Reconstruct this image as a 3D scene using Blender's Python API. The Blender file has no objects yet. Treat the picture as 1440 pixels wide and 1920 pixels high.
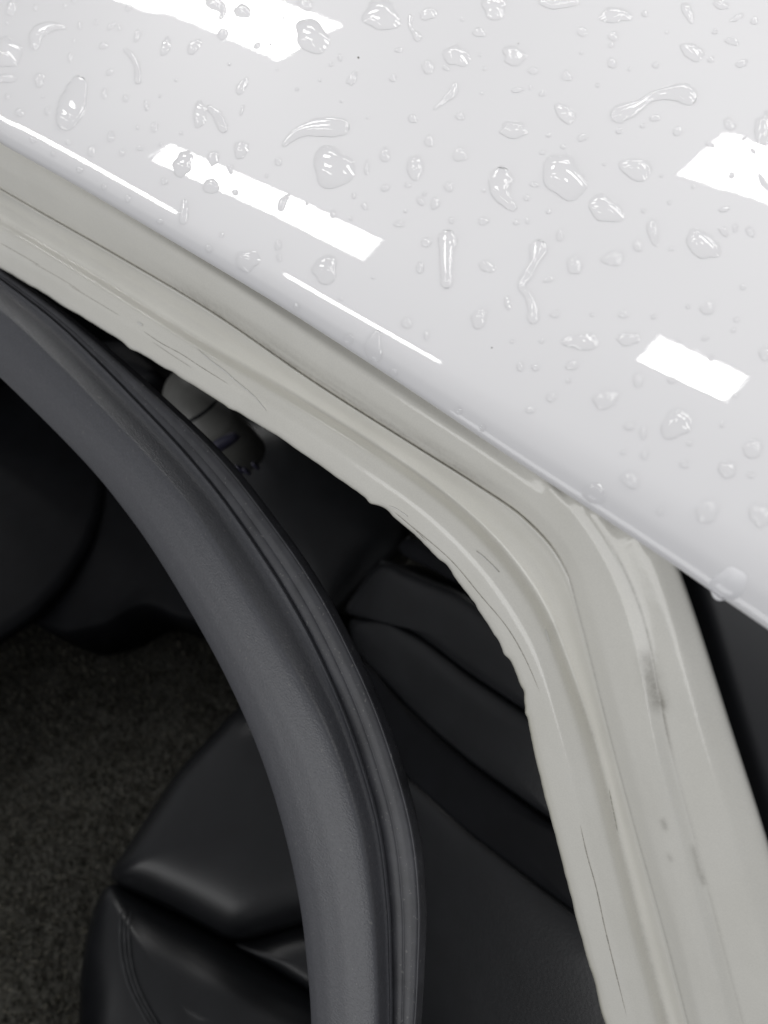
import bpy, bmesh, math, random
from mathutils import Vector, Matrix, noise
from mathutils.bvhtree import BVHTree

random.seed(7)
sc = bpy.context.scene
COL = sc.collection

# ------------------------------------------------------------------ camera
W, H, F = 1440.0, 1920.0, 1400.0           # photograph size and focal length in its pixels
NAD = (770.0, 1960.0)                      # where straight down falls in the photograph
E1, E2 = (0.0, 250.0), (1440.0, 1180.0)    # the roof's edge in the photograph


def camray(px, py):
    return Vector(((px - W / 2) / F, (py - H / 2) / F, 1.0))


down_c = camray(*NAD).normalized()
edge_n = camray(*E1).cross(camray(*E2)).normalized()
ex_c = edge_n.cross(down_c).normalized()
if ex_c.x < 0:
    ex_c = -ex_c
ez_c = -down_c
ey_c = ez_c.cross(ex_c)
ROT = Matrix((ex_c, ey_c, ez_c))           # camera (x right, y down, z forward) -> car axes


def ray(px, py):
    return ROT @ camray(px, py)


Z0 = 1.40                                  # height of the roof's edge
_r = ray(860, 790)
_t = 0.28
CAM = Vector((0.0, -_r.y * _t, Z0 - _r.z * _t))

cam_d = bpy.data.cameras.new('camera')
cam = bpy.data.objects.new('camera', cam_d)
COL.objects.link(cam)
M = ROT.to_4x4() @ Matrix.Diagonal((1, -1, -1, 1))
M.translation = CAM
cam.matrix_world = M
cam_d.sensor_fit = 'VERTICAL'
cam_d.sensor_height = 36.0
cam_d.sensor_width = 27.0
cam_d.lens = F / H * 36.0
cam_d.clip_start = 0.02
cam_d.clip_end = 60
cam_d.dof.use_dof = True
cam_d.dof.focus_distance = 0.35
cam_d.dof.aperture_fstop = 8.5
sc.camera = cam

# ------------------------------------------------------------------ light and exposure
world = bpy.data.worlds.new('World')
sc.world = world
world.use_nodes = True
bg = world.node_tree.nodes['Background']
bg.inputs[0].default_value = (0.96, 0.97, 1.0, 1)
bg.inputs[1].default_value = 0.30

CEIL = 3.7
LAMPS = []   # (centre x, centre y, length, width, rotation) of the ceiling tubes' panels
LAMP_POWER = 15.0
LAMPS = [(-4.47, 2.26, 2.0, 0.56, -0.08), (-2.78, 0.73, 1.40, 0.31, 0.10), (-0.50, 2.43, 1.60, 0.46, 0.0),
         (-0.69, 1.09, 0.35, 0.23, 0.0), (-4.25, 0.02, 2.4, 0.09, 0.0), (-1.90, 0.03, 0.84, 0.09, 0.0),
         (-2.6, 4.0, 1.5, 0.35, 0), (-0.3, 4.0, 1.5, 0.35, 0), (1.7, 2.4, 1.4, 0.4, 0), (1.4, 1.0, 1.4, 0.3, 0),
         (-4.8, 4.0, 1.5, 0.35, 0), (-2.6, 5.6, 1.5, 0.35, 0), (-0.3, 5.6, 1.5, 0.35, 0), (1.9, 4.0, 1.5, 0.35, 0)]

for i, (lx, ly, ll, lw, lr) in enumerate(LAMPS):
    ld = bpy.data.lights.new('ceiling_lamp', 'AREA')
    ld.shape = 'RECTANGLE'
    ld.size = ll
    ld.size_y = lw
    ld.energy = LAMP_POWER * ll * lw / 0.3
    ld.color = (1.0, 0.99, 0.975)
    lo = bpy.data.objects.new('ceiling_lamp', ld)
    COL.objects.link(lo)
    lo.location = (lx, ly, CEIL)
    lo.rotation_euler = (0, 0, lr)

# added area light behind the viewer, brightens the door frame
ld = bpy.data.lights.new('frame_fill_light', 'AREA')
ld.shape = 'RECTANGLE'
ld.size, ld.size_y, ld.energy = 6.0, 2.8, 142.0
lo = bpy.data.objects.new('frame_fill_light', ld)
COL.objects.link(lo)
lo.location = (-0.6, -6.5, 1.7)
lo.rotation_euler = (math.radians(90), 0, 0)

sc.view_settings.view_transform = 'Standard'
sc.view_settings.look = 'None'
sc.view_settings.exposure = 0.0
sc.view_settings.gamma = 1.0
sc.view_settings.use_curve_mapping = False
sc.render.engine = 'CYCLES'
sc.cycles.use_denoising = True
sc.cycles.caustics_refractive = True
sc.cycles.caustics_reflective = False
sc.cycles.max_bounces = 10
sc.cycles.transmission_bounces = 8
sc.cycles.diffuse_bounces = 6
sc.cycles.sample_clamp_indirect = 0.0


# ------------------------------------------------------------------ helpers
def link(name, me, mat=None, parent=None, label=None, category=None, group=None, kind=None, smooth=True):
    o = bpy.data.objects.new(name, me)
    COL.objects.link(o)
    if mat is not None and not me.materials:
        me.materials.append(mat)
    if parent is not None:
        o.parent = parent
    if label:
        o['label'] = label
    if category:
        o['category'] = category
    if group:
        o['group'] = group
    if kind:
        o['kind'] = kind
    if smooth:
        for p in me.polygons:
            p.use_smooth = True
    return o


def mesh(name, vs, fs):
    me = bpy.data.meshes.new(name)
    me.from_pydata([tuple(v) for v in vs], [], fs)
    me.update()
    return me


def crom(pts, n):
    """n points along a Catmull-Rom curve through pts (tuples), spaced by key"""
    out = []
    m = len(pts)
    dim = len(pts[0])
    for i in range(n):
        t = i / (n - 1) * (m - 1)
        k = min(int(t), m - 2)
        u = t - k
        p0, p1, p2, p3 = pts[max(k - 1, 0)], pts[k], pts[k + 1], pts[min(k + 2, m - 1)]
        out.append(tuple(0.5 * (2 * p1[a] + (p2[a] - p0[a]) * u + (2 * p0[a] - 5 * p1[a] + 4 * p2[a] - p3[a]) * u * u
                               + (3 * p1[a] - p0[a] - 3 * p2[a] + p3[a]) * u ** 3) for a in range(dim)))
    return out


def on_plane(px, py, po, pn):
    r = ray(px, py)
    t = (po - CAM).dot(pn) / r.dot(pn)
    return CAM + r * t


def at(px, py, depth):
    return CAM + ray(px, py) * depth


def lerp(a, b, t):
    return a + (b - a) * t


def interp(x, xs, ys):
    if x <= xs[0]:
        return ys[0] + (ys[1] - ys[0]) * (x - xs[0]) / (xs[1] - xs[0])
    for i in range(len(xs) - 1):
        if x <= xs[i + 1]:
            return ys[i] + (ys[i + 1] - ys[i]) * (x - xs[i]) / (xs[i + 1] - xs[i])
    return ys[-1] + (ys[-1] - ys[-2]) * (x - xs[-1]) / (xs[-1] - xs[-2])


def sstep(a, b, x):
    t = min(max((x - a) / (b - a), 0), 1)
    return t * t * (3 - 2 * t)


def grid_mesh(name, rows, close=False):
    """rows: list of equally long lists of points"""
    n = len(rows[0])
    vs = [p for r in rows for p in r]
    fs = []
    R = len(rows)
    for i in range(R if close else R - 1):
        j = (i + 1) % R
        for k in range(n - 1):
            fs.append((i * n + k, i * n + k + 1, j * n + k + 1, j * n + k))
    return mesh(name, vs, fs)


# ------------------------------------------------------------------ materials
def new_mat(name):
    m = bpy.data.materials.new(name)
    m.use_nodes = True
    nt = m.node_tree
    return m, nt, nt.nodes['Principled BSDF']


def N(nt, typ, **kw):
    n = nt.nodes.new(typ)
    for k, v in kw.items():
        if k in ('operation', 'blend_type', 'data_type', 'attribute_name', 'noise_dimensions', 'feature', 'wave_type'):
            setattr(n, k, v)
        else:
            n.inputs[k].default_value = v
    return n


def ramp(nt, stops):
    n = nt.nodes.new('ShaderNodeValToRGB')
    el = n.color_ramp.elements
    while len(el) < len(stops):
        el.new(0.5)
    for e, (p, c) in zip(el, stops):
        e.position = p
        e.color = (c[0], c[1], c[2], 1) if isinstance(c, tuple) else (c, c, c, 1)
    return n


def mat_paint(name, col, coat=1.0, wear=False):
    m, nt, b = new_mat(name)
    L = nt.links
    geo = nt.nodes.new('ShaderNodeNewGeometry')
    b.inputs['Roughness'].default_value = 0.45
    b.inputs['Coat Weight'].default_value = coat
    b.inputs['Coat Roughness'].default_value = 0.015
    b.inputs['Coat IOR'].default_value = 1.5
    b.inputs['Specular IOR Level'].default_value = 0.2
    if not wear:
        # faint mottling of the paint and the orange peel of the clear coat
        n1 = N(nt, 'ShaderNodeTexNoise', Scale=9.0, Detail=3.0)
        L.new(geo.outputs['Position'], n1.inputs['Vector'])
        r = ramp(nt, [(0.3, tuple(c * 0.985 for c in col)), (0.7, col)])
        L.new(n1.outputs[0], r.inputs[0])
        L.new(r.outputs[0], b.inputs['Base Color'])
        n2 = N(nt, 'ShaderNodeTexNoise', Scale=230.0, Detail=1.0)
        L.new(geo.outputs['Position'], n2.inputs['Vector'])
        bp = nt.nodes.new('ShaderNodeBump')
        bp.inputs['Strength'].default_value = 0.035
        bp.inputs['Distance'].default_value = 0.0002
        L.new(n2.outputs[0], bp.inputs['Height'])
        L.new(bp.outputs[0], b.inputs['Coat Normal'])
    else:
        at_ = nt.nodes.new('ShaderNodeAttribute')
        at_.attribute_name = 'wear'
        sep = nt.nodes.new('ShaderNodeSeparateColor')
        L.new(at_.outputs['Color'], sep.inputs[0])
        n1 = N(nt, 'ShaderNodeTexNoise', Scale=26.0, Detail=5.0, Roughness=0.6)
        L.new(geo.outputs['Position'], n1.inputs['Vector'])
        r = ramp(nt, [(0.3, tuple(c * 0.965 for c in col)), (0.7, tuple(min(1, c * 1.015) for c in col))])
        L.new(n1.outputs[0], r.inputs[0])
        # fine grain
        n3 = N(nt, 'ShaderNodeTexNoise', Scale=1400.0, Detail=2.0)
        L.new(geo.outputs['Position'], n3.inputs['Vector'])
        r3 = ramp(nt, [(0.35, 0.955), (0.65, 1.0)])
        L.new(n3.outputs[0], r3.inputs[0])
        mg = N(nt, 'ShaderNodeMix', data_type='RGBA', blend_type='MULTIPLY')
        mg.inputs[0].default_value = 1.0
        L.new(r.outputs[0], mg.inputs[6])
        L.new(r3.outputs[0], mg.inputs[7])
        # grime: red = brown dirt, green = yellowed edge
        n2 = N(nt, 'ShaderNodeTexNoise', Scale=420.0, Detail=4.0, Roughness=0.7)
        L.new(geo.outputs['Position'], n2.inputs['Vector'])
        r2 = ramp(nt, [(0.30, 0.5), (0.68, 1.0)])
        L.new(n2.outputs[0], r2.inputs[0])
        mm = N(nt, 'ShaderNodeMath', operation='MULTIPLY')
        L.new(sep.outputs[0], mm.inputs[0])
        L.new(r2.outputs[0], mm.inputs[1])
        mx = N(nt, 'ShaderNodeMix', data_type='RGBA', blend_type='MIX')
        L.new(mm.outputs[0], mx.inputs[0])
        L.new(mg.outputs[2], mx.inputs[6])
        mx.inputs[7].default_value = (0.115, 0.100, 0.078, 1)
        my = N(nt, 'ShaderNodeMix', data_type='RGBA', blend_type='MIX')
        L.new(sep.outputs[1], my.inputs[0])
        L.new(mx.outputs[2], my.inputs[6])
        my.inputs[7].default_value = (0.56, 0.54, 0.40, 1)
        L.new(my.outputs[2], b.inputs['Base Color'])
        # dirt is dull
        rr = N(nt, 'ShaderNodeMath', operation='MULTIPLY_ADD')
        L.new(mm.outputs[0], rr.inputs[0])
        rr.inputs[1].default_value = -0.8
        rr.inputs[2].default_value = coat
        L.new(rr.outputs[0], b.inputs['Coat Weight'])
        b.inputs['Coat Roughness'].default_value = 0.13
        bp = nt.nodes.new('ShaderNodeBump')
        bp.inputs['Strength'].default_value = 0.25
        bp.inputs['Distance'].default_value = 0.0003
        n4 = N(nt, 'ShaderNodeTexNoise', Scale=160.0, Detail=3.0)
        L.new(geo.outputs['Position'], n4.inputs['Vector'])
        L.new(n4.outputs[0], bp.inputs['Height'])
        L.new(bp.outputs[0], b.inputs['Normal'])
        L.new(bp.outputs[0], b.inputs['Coat Normal'])
    return m


def mat_plain(name, col, rough, spec=0.5, grain=None, grain_amt=0.12, bump=0.0, bump_scale=None, speck=None):
    m, nt, b = new_mat(name)
    L = nt.links
    geo = nt.nodes.new('ShaderNodeNewGeometry')
    b.inputs['Roughness'].default_value = rough
    b.inputs['Specular IOR Level'].default_value = spec
    n1 = N(nt, 'ShaderNodeTexNoise', Scale=grain or 40.0, Detail=4.0, Roughness=0.6)
    L.new(geo.outputs['Position'], n1.inputs['Vector'])
    r = ramp(nt, [(0.3, tuple(c * (1 - grain_amt) for c in col)), (0.7, tuple(c * (1 + grain_amt) for c in col))])
    L.new(n1.outputs[0], r.inputs[0])
    out = r.outputs[0]
    if speck:
        sc_, th, scol = speck
        n2 = N(nt, 'ShaderNodeTexNoise', Scale=sc_, Detail=2.0)
        L.new(geo.outputs['Position'], n2.inputs['Vector'])
        r2 = ramp(nt, [(th, 0.0), (min(th + 0.03, 1), 1.0)])
        L.new(n2.outputs[0], r2.inputs[0])
        mx = N(nt, 'ShaderNodeMix', data_type='RGBA', blend_type='MIX')
        L.new(r2.outputs[0], mx.inputs[0])
        L.new(out, mx.inputs[6])
        mx.inputs[7].default_value = (*scol, 1)
        out = mx.outputs[2]
    L.new(out, b.inputs['Base Color'])
    if bump:
        n3 = N(nt, 'ShaderNodeTexNoise', Scale=bump_scale, Detail=3.0)
        L.new(geo.outputs['Position'], n3.inputs['Vector'])
        bp = nt.nodes.new('ShaderNodeBump')
        bp.inputs['Strength'].default_value = bump
        bp.inputs['Distance'].default_value = 0.0006
        L.new(n3.outputs[0], bp.inputs['Height'])
        L.new(bp.outputs[0], b.inputs['Normal'])
    return m


M_ROOF = mat_paint('white_gloss_paint', (0.80, 0.797, 0.812))
M_FRAME = mat_paint('white_frame_paint', (0.86, 0.845, 0.785), coat=1.0, wear=True)
M_DOOR = mat_plain('matte_grey_trim', (0.068, 0.070, 0.080), 0.42, 0.6, grain=700, grain_amt=0.16, bump=0.45, bump_scale=1000,
                   speck=(420, 0.70, (0.12, 0.12, 0.12)))
M_RUBBER = mat_plain('black_rubber', (0.044, 0.045, 0.052), 0.45, 0.5, grain=60, grain_amt=0.3, bump=0.12, bump_scale=900,
                     speck=(520, 0.67, (0.12, 0.12, 0.12)))
M_LEATHER = mat_plain('black_leather', (0.0085, 0.0092, 0.0110), 0.36, 0.5, grain=30, grain_amt=0.2, bump=0.25, bump_scale=420)
M_PLASTIC = mat_plain('black_plastic', (0.0050, 0.0054, 0.0070), 0.55, 0.14, grain=30, grain_amt=0.2, bump=0.1, bump_scale=600)
M_CARPET = mat_plain('brown_grey_carpet', (0.080, 0.078, 0.068), 0.95, 0.1, grain=170, grain_amt=0.65, bump=1.0, bump_scale=150)
M_GREY = mat_plain('grey_plastic', (0.11, 0.11, 0.103), 0.5, 0.4)
M_GLASS = mat_plain('dark_window', (0.012, 0.013, 0.016), 0.25, 0.5, grain_amt=0.05)
M_THREAD = mat_plain('grey_thread', (0.07, 0.072, 0.076), 0.6, 0.3)
M_SCR = mat_plain('dark_scratch', (0.48, 0.46, 0.41), 0.7, 0.2, grain=800, grain_amt=0.4)
M_SPECK = mat_plain('dirt_speck', (0.10, 0.085, 0.07), 0.8, 0.2)
M_RUN = mat_plain('clear_paint_run', (0.80, 0.79, 0.75), 0.08, 0.6, grain_amt=0.02)
M_GLINT = mat_plain('glint_violet', (0.030, 0.029, 0.052), 0.35, 0.5)  # bluish glints put into the colour of small added bits
M_GROUND = mat_plain('grey_concrete', (0.25, 0.25, 0.25), 0.8, 0.3)

M_WATER = bpy.data.materials.new('clear_water')
M_WATER.use_nodes = True
nt = M_WATER.node_tree
nt.nodes.remove(nt.nodes['Principled BSDF'])
# a thin skin of water: sharp reflection, light passing almost straight through
# Schlick's reflectance of water, the same from either side of the skin
lw = N(nt, 'ShaderNodeLayerWeight', Blend=0.5)
p5 = N(nt, 'ShaderNodeMath', operation='POWER')
nt.links.new(lw.outputs['Facing'], p5.inputs[0])
p5.inputs[1].default_value = 5.0
fres = N(nt, 'ShaderNodeMath', operation='MULTIPLY_ADD')
nt.links.new(p5.outputs[0], fres.inputs[0])
fres.inputs[1].default_value = 0.4
fres.inputs[2].default_value = 0.045
body = nt.nodes.new('ShaderNodeBsdfTransparent')
glos = N(nt, 'ShaderNodeBsdfGlossy', Roughness=0.0)
mixs = nt.nodes.new('ShaderNodeMixShader')
nt.links.new(fres.outputs[0], mixs.inputs[0])
nt.links.new(body.outputs[0], mixs.inputs[1])
nt.links.new(glos.outputs[0], mixs.inputs[2])
nt.links.new(mixs.outputs[0], nt.nodes['Material Output'].inputs['Surface'])

# drops hanging on the lip: opaque white stands for the light refracted through them
M_HANG = mat_plain('painted_refraction_white', (0.80, 0.80, 0.82), 0.06, 0.5, grain_amt=0.01)
# paint under the water: the same white, but the water takes away the clear coat's mirror
M_WET = mat_plain('wetted_paint', (0.81, 0.807, 0.822), 0.6, 0.0, grain_amt=0.01)

# ------------------------------------------------------------------ ground of the garage, under the car
g = 6.0
link('ground', mesh('ground', [(-g, -g, 0), (g, -g, 0), (g, g, 0), (-g, g, 0)], [(0, 1, 2, 3)]), M_GROUND, kind='structure')

# ------------------------------------------------------------------ the car
car = bpy.data.objects.new('car', None)
COL.objects.link(car)
car['label'] = 'white car with a wet glossy roof, bare door frame and open front door'
car['category'] = 'car'

# ---- roof panel
EDGE_PX = [(0, 249), (104, 309), (208, 371), (323, 441), (497, 547), (643, 642), (740, 706), (838, 772), (940, 842),
           (1040, 908), (1110, 953), (1207, 1017), (1279, 1065), (1337, 1107), (1440, 1176)]
_e = [on_plane(x, y, Vector((0, 0, Z0)), Vector((0, 0, 1))) for x, y in EDGE_PX]
EX, EY = [p.x for p in _e], [p.y for p in _e]


def edge_y(x):
    if x < EX[0]:
        return EY[0] + 0.02 * (EX[0] - x)
    if x > EX[-1]:
        return EY[-1] - 0.0 * (x - EX[-1])
    return 0.25 * interp(x - 0.02, EX, EY) + 0.5 * interp(x, EX, EY) + 0.25 * interp(x + 0.02, EX, EY)


def roof_profile(k):
    """(y inward, z) from under the lip, round the rolled edge and over the roof; k widens the roll"""
    segs = [(-80, -10, 0.0030, 8), (-10, 30, 0.0036, 8), (30, 58, 0.011 * k, 12), (58, 70, 0.036 * k, 14), (70, 72, 0.14, 5),
            (72, 78, 0.36, 16), (78, 82, 1.7, 30), (82, 89.8, 6.0, 24)]
    pts = [(0.0, 0.0, -80.0)]
    y = z = 0.0
    zero = (0, 0)
    for a0, a1, R, n in segs:
        for i in range(n):
            e0 = math.radians(lerp(a0, a1, i / n))
            e1 = math.radians(lerp(a0, a1, (i + 1) / n))
            em = (e0 + e1) / 2
            ds = R * (e1 - e0)
            y += ds * math.sin(em)
            z += ds * math.cos(em)
            pts.append((y, z, math.degrees(e1)))
    zero = min(pts, key=lambda p: abs(p[2]))
    pts = [(p[0] - zero[0], p[1] - zero[1]) for p in pts]
    return [(pts[0][0] + 0.012, pts[0][1] + 0.003)] + pts


rows = []
nx = 260
xs = [lerp(-1.0, 0.9, i / nx) for i in range(nx + 1)]
xs = [x for x in xs if x < -0.36 or x > 0.24] + [lerp(-0.36, 0.24, i / 300) for i in range(301)]
xs = sorted(set(xs))
for x in xs:
    k = lerp(0.75, 1.9, sstep(-0.25, 0.14, x))
    ey = edge_y(x)
    zc = -0.035 * x * x
    rows.append([Vector((x, ey + y, Z0 + z + zc)) for y, z in roof_profile(k)])
roof_me = grid_mesh('roof_panel', rows)
bm = bmesh.new(); bm.from_mesh(roof_me)
bmesh.ops.recalc_face_normals(bm, faces=bm.faces)
if sum(f.normal.z for f in bm.faces) < 0:
    bmesh.ops.reverse_faces(bm, faces=bm.faces)
bm.to_mesh(roof_me)
ROOF_BVH = BVHTree.FromBMesh(bm)
bm.free()
roof = link('roof_panel', roof_me, M_ROOF, car, label='glossy white roof panel wet with drops')


def hit(bvh, px, py):
    r = ray(px, py).normalized()
    loc, nor, idx, d = bvh.ray_cast(CAM, r)
    return loc, nor


#DEV_HOOK

# ---- door opening frame: rails traced along the opening, lying on the tumbled-in side of the body
TUMB = math.radians(20)
S_N = Vector((0, -math.cos(TUMB), math.sin(TUMB)))         # outward normal of the body side
S_O = Vector((0, 0.010, Z0 - 0.012))
S_D = Vector((0, -math.sin(TUMB), -math.cos(TUMB)))        # down along the side


def side(px, py, off=0.0):
    p = on_plane(px, py, S_O + S_N * off, S_N)
    zmax = Z0 - 0.0125
    if p.z > zmax:
        q = on_plane(px, py, Vector((0, 0, zmax)), Vector((0, -0.05, 1)).normalized())
        return q
    return p


R0 = [(-150, 420), (0, 503), (150, 592), (320, 698), (500, 806), (655, 912), (760, 988), (850, 1080), (915, 1172),
      (970, 1270), (1003, 1420), (1043, 1575), (1088, 1750), (1135, 1920), (1175, 2060)]
R2 = [(-100, 350), (45, 432), (200, 525), (370, 632), (560, 744), (730, 850), (850, 938), (945, 1030), (1017, 1131),
      (1062, 1235), (1115, 1390), (1160, 1565), (1205, 1745), (1250, 1910), (1290, 2060)]
R3 = [(-75, 310), (75, 397), (225, 482), (400, 586), (590, 717), (765, 828), (890, 906), (985, 972), (1053, 1052),
      (1090, 1170), (1142, 1375), (1192, 1560), (1243, 1740), (1288, 1912), (1325, 2060)]
R4 = [(0, 205), (150, 290), (300, 380), (470, 485), (660, 605), (835, 725), (960, 815), (1050, 895), (1140, 1015),
      (1207, 1165), (1252, 1385), (1298, 1560), (1345, 1740), (1390, 1912), (1425, 2060)]
R5 = [(60, 110), (210, 195), (360, 285), (530, 390), (720, 510), (900, 640), (1040, 750), (1140, 850), (1230, 960),
      (1292, 1105), (1380, 1375), (1438, 1555), (1492, 1735), (1545, 1912), (1590, 2060)]
NS = 420
d0, d2, d3, d4, d5 = (crom(r, NS) for r in (R0, R2, R3, R4, R5))


def mixpx(a, b, t):
    return [(lerp(p[0], q[0], t), lerp(p[1], q[1], t)) for p, q in zip(a, b)]


def wav(i):
    # the pinch weld's edge is not straight: soft waves and a few nicks
    s = i / NS * 60
    return 2.4 * noise.noise(Vector((s * 0.7, 3.1, 0))) + 0.8 * noise.noise(Vector((s * 2.3, 8.2, 0)))


def nick(p):
    a = 0.0
    for x, y, w, am in ((698, 938, 9, -5), (722, 958, 14, 4), (838, 1064, 16, 4), (948, 1222, 14, -4), (978, 1300, 12, 5), (984, 1335, 7, -4),
                        (246, 652, 12, -4), (322, 700, 10, 3), (430, 768, 9, -3)):
        a += am * math.exp(-((p[0] - x) ** 2 + (p[1] - y) ** 2) / (w * w))
    return a


d0s = d0
d0 = [(p[0] + 0.75 * wav(i) + 0.7 * nick(p), p[1] - 0.75 * wav(i) - 0.7 * nick(p)) for i, p in enumerate(d0)]
# cross profile: (rail pixels, outward offset, points up to the next)
prof = [
    (d0, -0.014, 3, 'back'),
    (d0, -0.003, 4, None),
    (d0, 0.0025, 3, None),
    (mixpx(d0, d2, 0.04), 0.0036, 10, None),
    (mixpx(d0s, d2, 0.12), 0.0040, 6, None),
    (mixpx(d0s, d2, 0.45), 0.0036, 10, None),
    (mixpx(d0s, d2, 0.80), -0.0004, 6, None),
    (d2, -0.0062, 6, None),
    (mixpx(d2, d3, 0.45), -0.0052, 6, None),
    (mixpx(d2, d3, 0.86), 0.0004, 4, None),
    (mixpx(d2, d3, 0.95), lambda t: lerp(0.0012, 0.0006, sstep(7, 9, t)), 4, None),
    (d3, lambda t: lerp(-0.0010, 0.0009, sstep(7, 9, t)), 4, None),
    (mixpx(d3, d4, 0.05), lambda t: lerp(0.0008, 0.0014, sstep(7, 9, t)), 6, None),
    (mixpx(d3, d4, 0.25), lambda t: lerp(0.0030, 0.0040, sstep(8.5, 10.5, t)), 8, None),
    (mixpx(d3, d4, 0.5), lambda t: lerp(0.0033, 0.0048, sstep(8.5, 10.5, t)), 8, None),
    (mixpx(d3, d4, 0.75), lambda t: lerp(0.0034, 0.0042, sstep(8.5, 10.5, t)), 8, None),
    (mixpx(d3, d4, 0.94), 0.0026, 4, None),
    (d4, 0.0022, 4, None),
    (mixpx(d4, d5, 0.12), 0.0018, 8, None),
    (mixpx(d4, d5, 0.5), 0.0012, 8, None),
    (mixpx(d4, d5, 0.93), -0.0026, 4, None),
    (d5, -0.0055, 4, None),
    (d5, -0.03, 1, 'backr'),
]
grid, gpx = [], []
for i in range(NS):
    ctrl, cpx = [], []
    for rail, off, n, tag in prof:
        p = rail[i]
        if tag == 'back':
            v = side(p[0], p[1], 0.0) - S_N * 0.014 + Vector((0, 0.006, 0.004))
        elif tag == 'backr':
            v = side(p[0], p[1], 0.0) - S_N * 0.03 - Vector((0.035, 0, 0))
        else:
            v = side(p[0], p[1], off(i / (NS - 1) * 14) if callable(off) else off)
        ctrl.append(v); cpx.append(p)
    line, lpx = [], []
    for j in range(len(prof) - 1):
        n = prof[j][2]
        for s in range(n):
            t = s / n
            line.append(ctrl[j].lerp(ctrl[j + 1], t))
            lpx.append((lerp(cpx[j][0], cpx[j + 1][0], t), lerp(cpx[j][1], cpx[j + 1][1], t), j + t))
    line.append(ctrl[-1]); lpx.append((*cpx[-1], len(prof) - 1.0))
    for it in range(3):
        line = [line[0]] + [line[a - 1] * 0.25 + line[a] * 0.5 + line[a + 1] * 0.25 for a in range(1, len(line) - 1)] + [line[-1]]
    grid.append(line); gpx.append(lpx)
frame_me = grid_mesh('door_frame', grid)


def seg_dist(p, a, b):
    ax, ay = a; bx, by = b
    dx, dy = bx - ax, by - ay
    t = max(0, min(1, ((p[0] - ax) * dx + (p[1] - ay) * dy) / (dx * dx + dy * dy + 1e-9)))
    return math.hypot(p[0] - ax - dx * t, p[1] - ay - dy * t), t


ca = frame_me.color_attributes.new('wear', 'FLOAT_COLOR', 'POINT')
J3, J4 = 11, 17
for i in range(NS):
    t = i / (NS - 1) * 14
    for a, (x, y, j) in enumerate(gpx[i]):
        v = grid[i][a]
        nz = noise.noise(v * 60) * 0.5 + 0.5
        nzl = noise.noise(Vector((t * 1.3, j * 0.7, 2.0))) * 0.5 + 0.5
        streak = noise.noise(Vector((t * 2.0, j * 9.0, 5.0))) * 0.5 + 0.5
        red = 0.0
        # thin dark line in the groove, all along it
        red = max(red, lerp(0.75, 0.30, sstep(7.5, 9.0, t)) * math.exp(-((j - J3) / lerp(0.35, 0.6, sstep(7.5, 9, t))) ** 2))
        # brown film above the groove on the top run
        env = sstep(1.6, 3.2, t) * (1 - sstep(5.6, 7.0, t))
        if j > J3 - 0.3:
            red = max(red, env * (0.55 * math.exp(-((j - J3) / 1.0) ** 2) * (0.4 + streak)
                                  + 0.30 * math.exp(-((j - J3 - 1.2) / 0.7) ** 2) * streak))
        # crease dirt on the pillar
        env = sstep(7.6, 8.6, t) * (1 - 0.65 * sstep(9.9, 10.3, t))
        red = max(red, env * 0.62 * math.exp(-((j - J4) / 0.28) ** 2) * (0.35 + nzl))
        # the smudge that ends the crease line
        d, _ = seg_dist((x, y), (1212, 1235), (1234, 1318))
        red = max(red, 0.62 * math.exp(-(d / 16) ** 2) * (0.6 + 0.5 * nz))
        d, _ = seg_dist((x, y), (1236, 1300), (1243, 1326))
        red = max(red, 0.75 * math.exp(-(d / 8) ** 2))
        # rub marks further down
        for (q0, q1, wd, am) in (((1243, 1540), (1247, 1552), 6, 0.4), ((1300, 1590), (1312, 1640), 6, 0.32),
                                 ((1314, 1640), (1320, 1655), 6, 0.4), ((1255, 1605), (1258, 1612), 5, 0.3)):
            d, _ = seg_dist((x, y), q0, q1)
            red = max(red, am * math.exp(-(d / wd) ** 2))
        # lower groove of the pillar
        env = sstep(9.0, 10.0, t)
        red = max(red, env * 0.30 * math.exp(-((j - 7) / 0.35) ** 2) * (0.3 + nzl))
        # faint film streaks everywhere
        red = max(red, 0.035 * streak * nzl)
        gr = 0.5 * sstep(8.0, 9.5, t) * math.exp(-((j - 2.2) / 1.0) ** 2) * (0.4 + 0.6 * nzl) + 0.10 * nzl
        ca.data[i * len(grid[0]) + a].color = (min(red, 1), min(gr, 1), 0, 1)
fr = link('door_frame', frame_me, M_FRAME, car, label='bare white painted door opening frame with grime and scratches')
bm = bmesh.new(); bm.from_mesh(frame_me)
FRAME_BVH = BVHTree.FromBMesh(bm)
bm.free()


def ribbon(name, bvh, pts, width_px, mat, parent, lift=0.00012, n=40, height=0.0):
    """a thin mark lying on a surface, tapering at both ends"""
    c = crom(pts, n)
    left, mid, right = [], [], []
    for i, (x, y) in enumerate(c):
        a = c[max(i - 1, 0)]; b_ = c[min(i + 1, n - 1)]
        dx, dy = b_[0] - a[0], b_[1] - a[1]
        l = math.hypot(dx, dy) or 1
        wv = width_px * 0.5 * min(1, 6 * min(i, n - 1 - i) / n + 0.05) * (0.8 + 0.4 * random.random())
        ox, oy = -dy / l * wv, dx / l * wv
        trip = []
        for s in (-1, 0, 1):
            loc, nor = hit(bvh, x + ox * s, y + oy * s)
            if loc is None:
                break
            if nor.dot(ray(x, y)) > 0:
                nor = -nor
            trip.append(loc + nor * (lift + (height if s == 0 else 0)))
        if len(trip) == 3:
            left.append(trip[0]); mid.append(trip[1]); right.append(trip[2])
    if len(left) < 3:
        return None
    return link(name, grid_mesh(name, [left, mid, right]), mat, parent)


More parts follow.
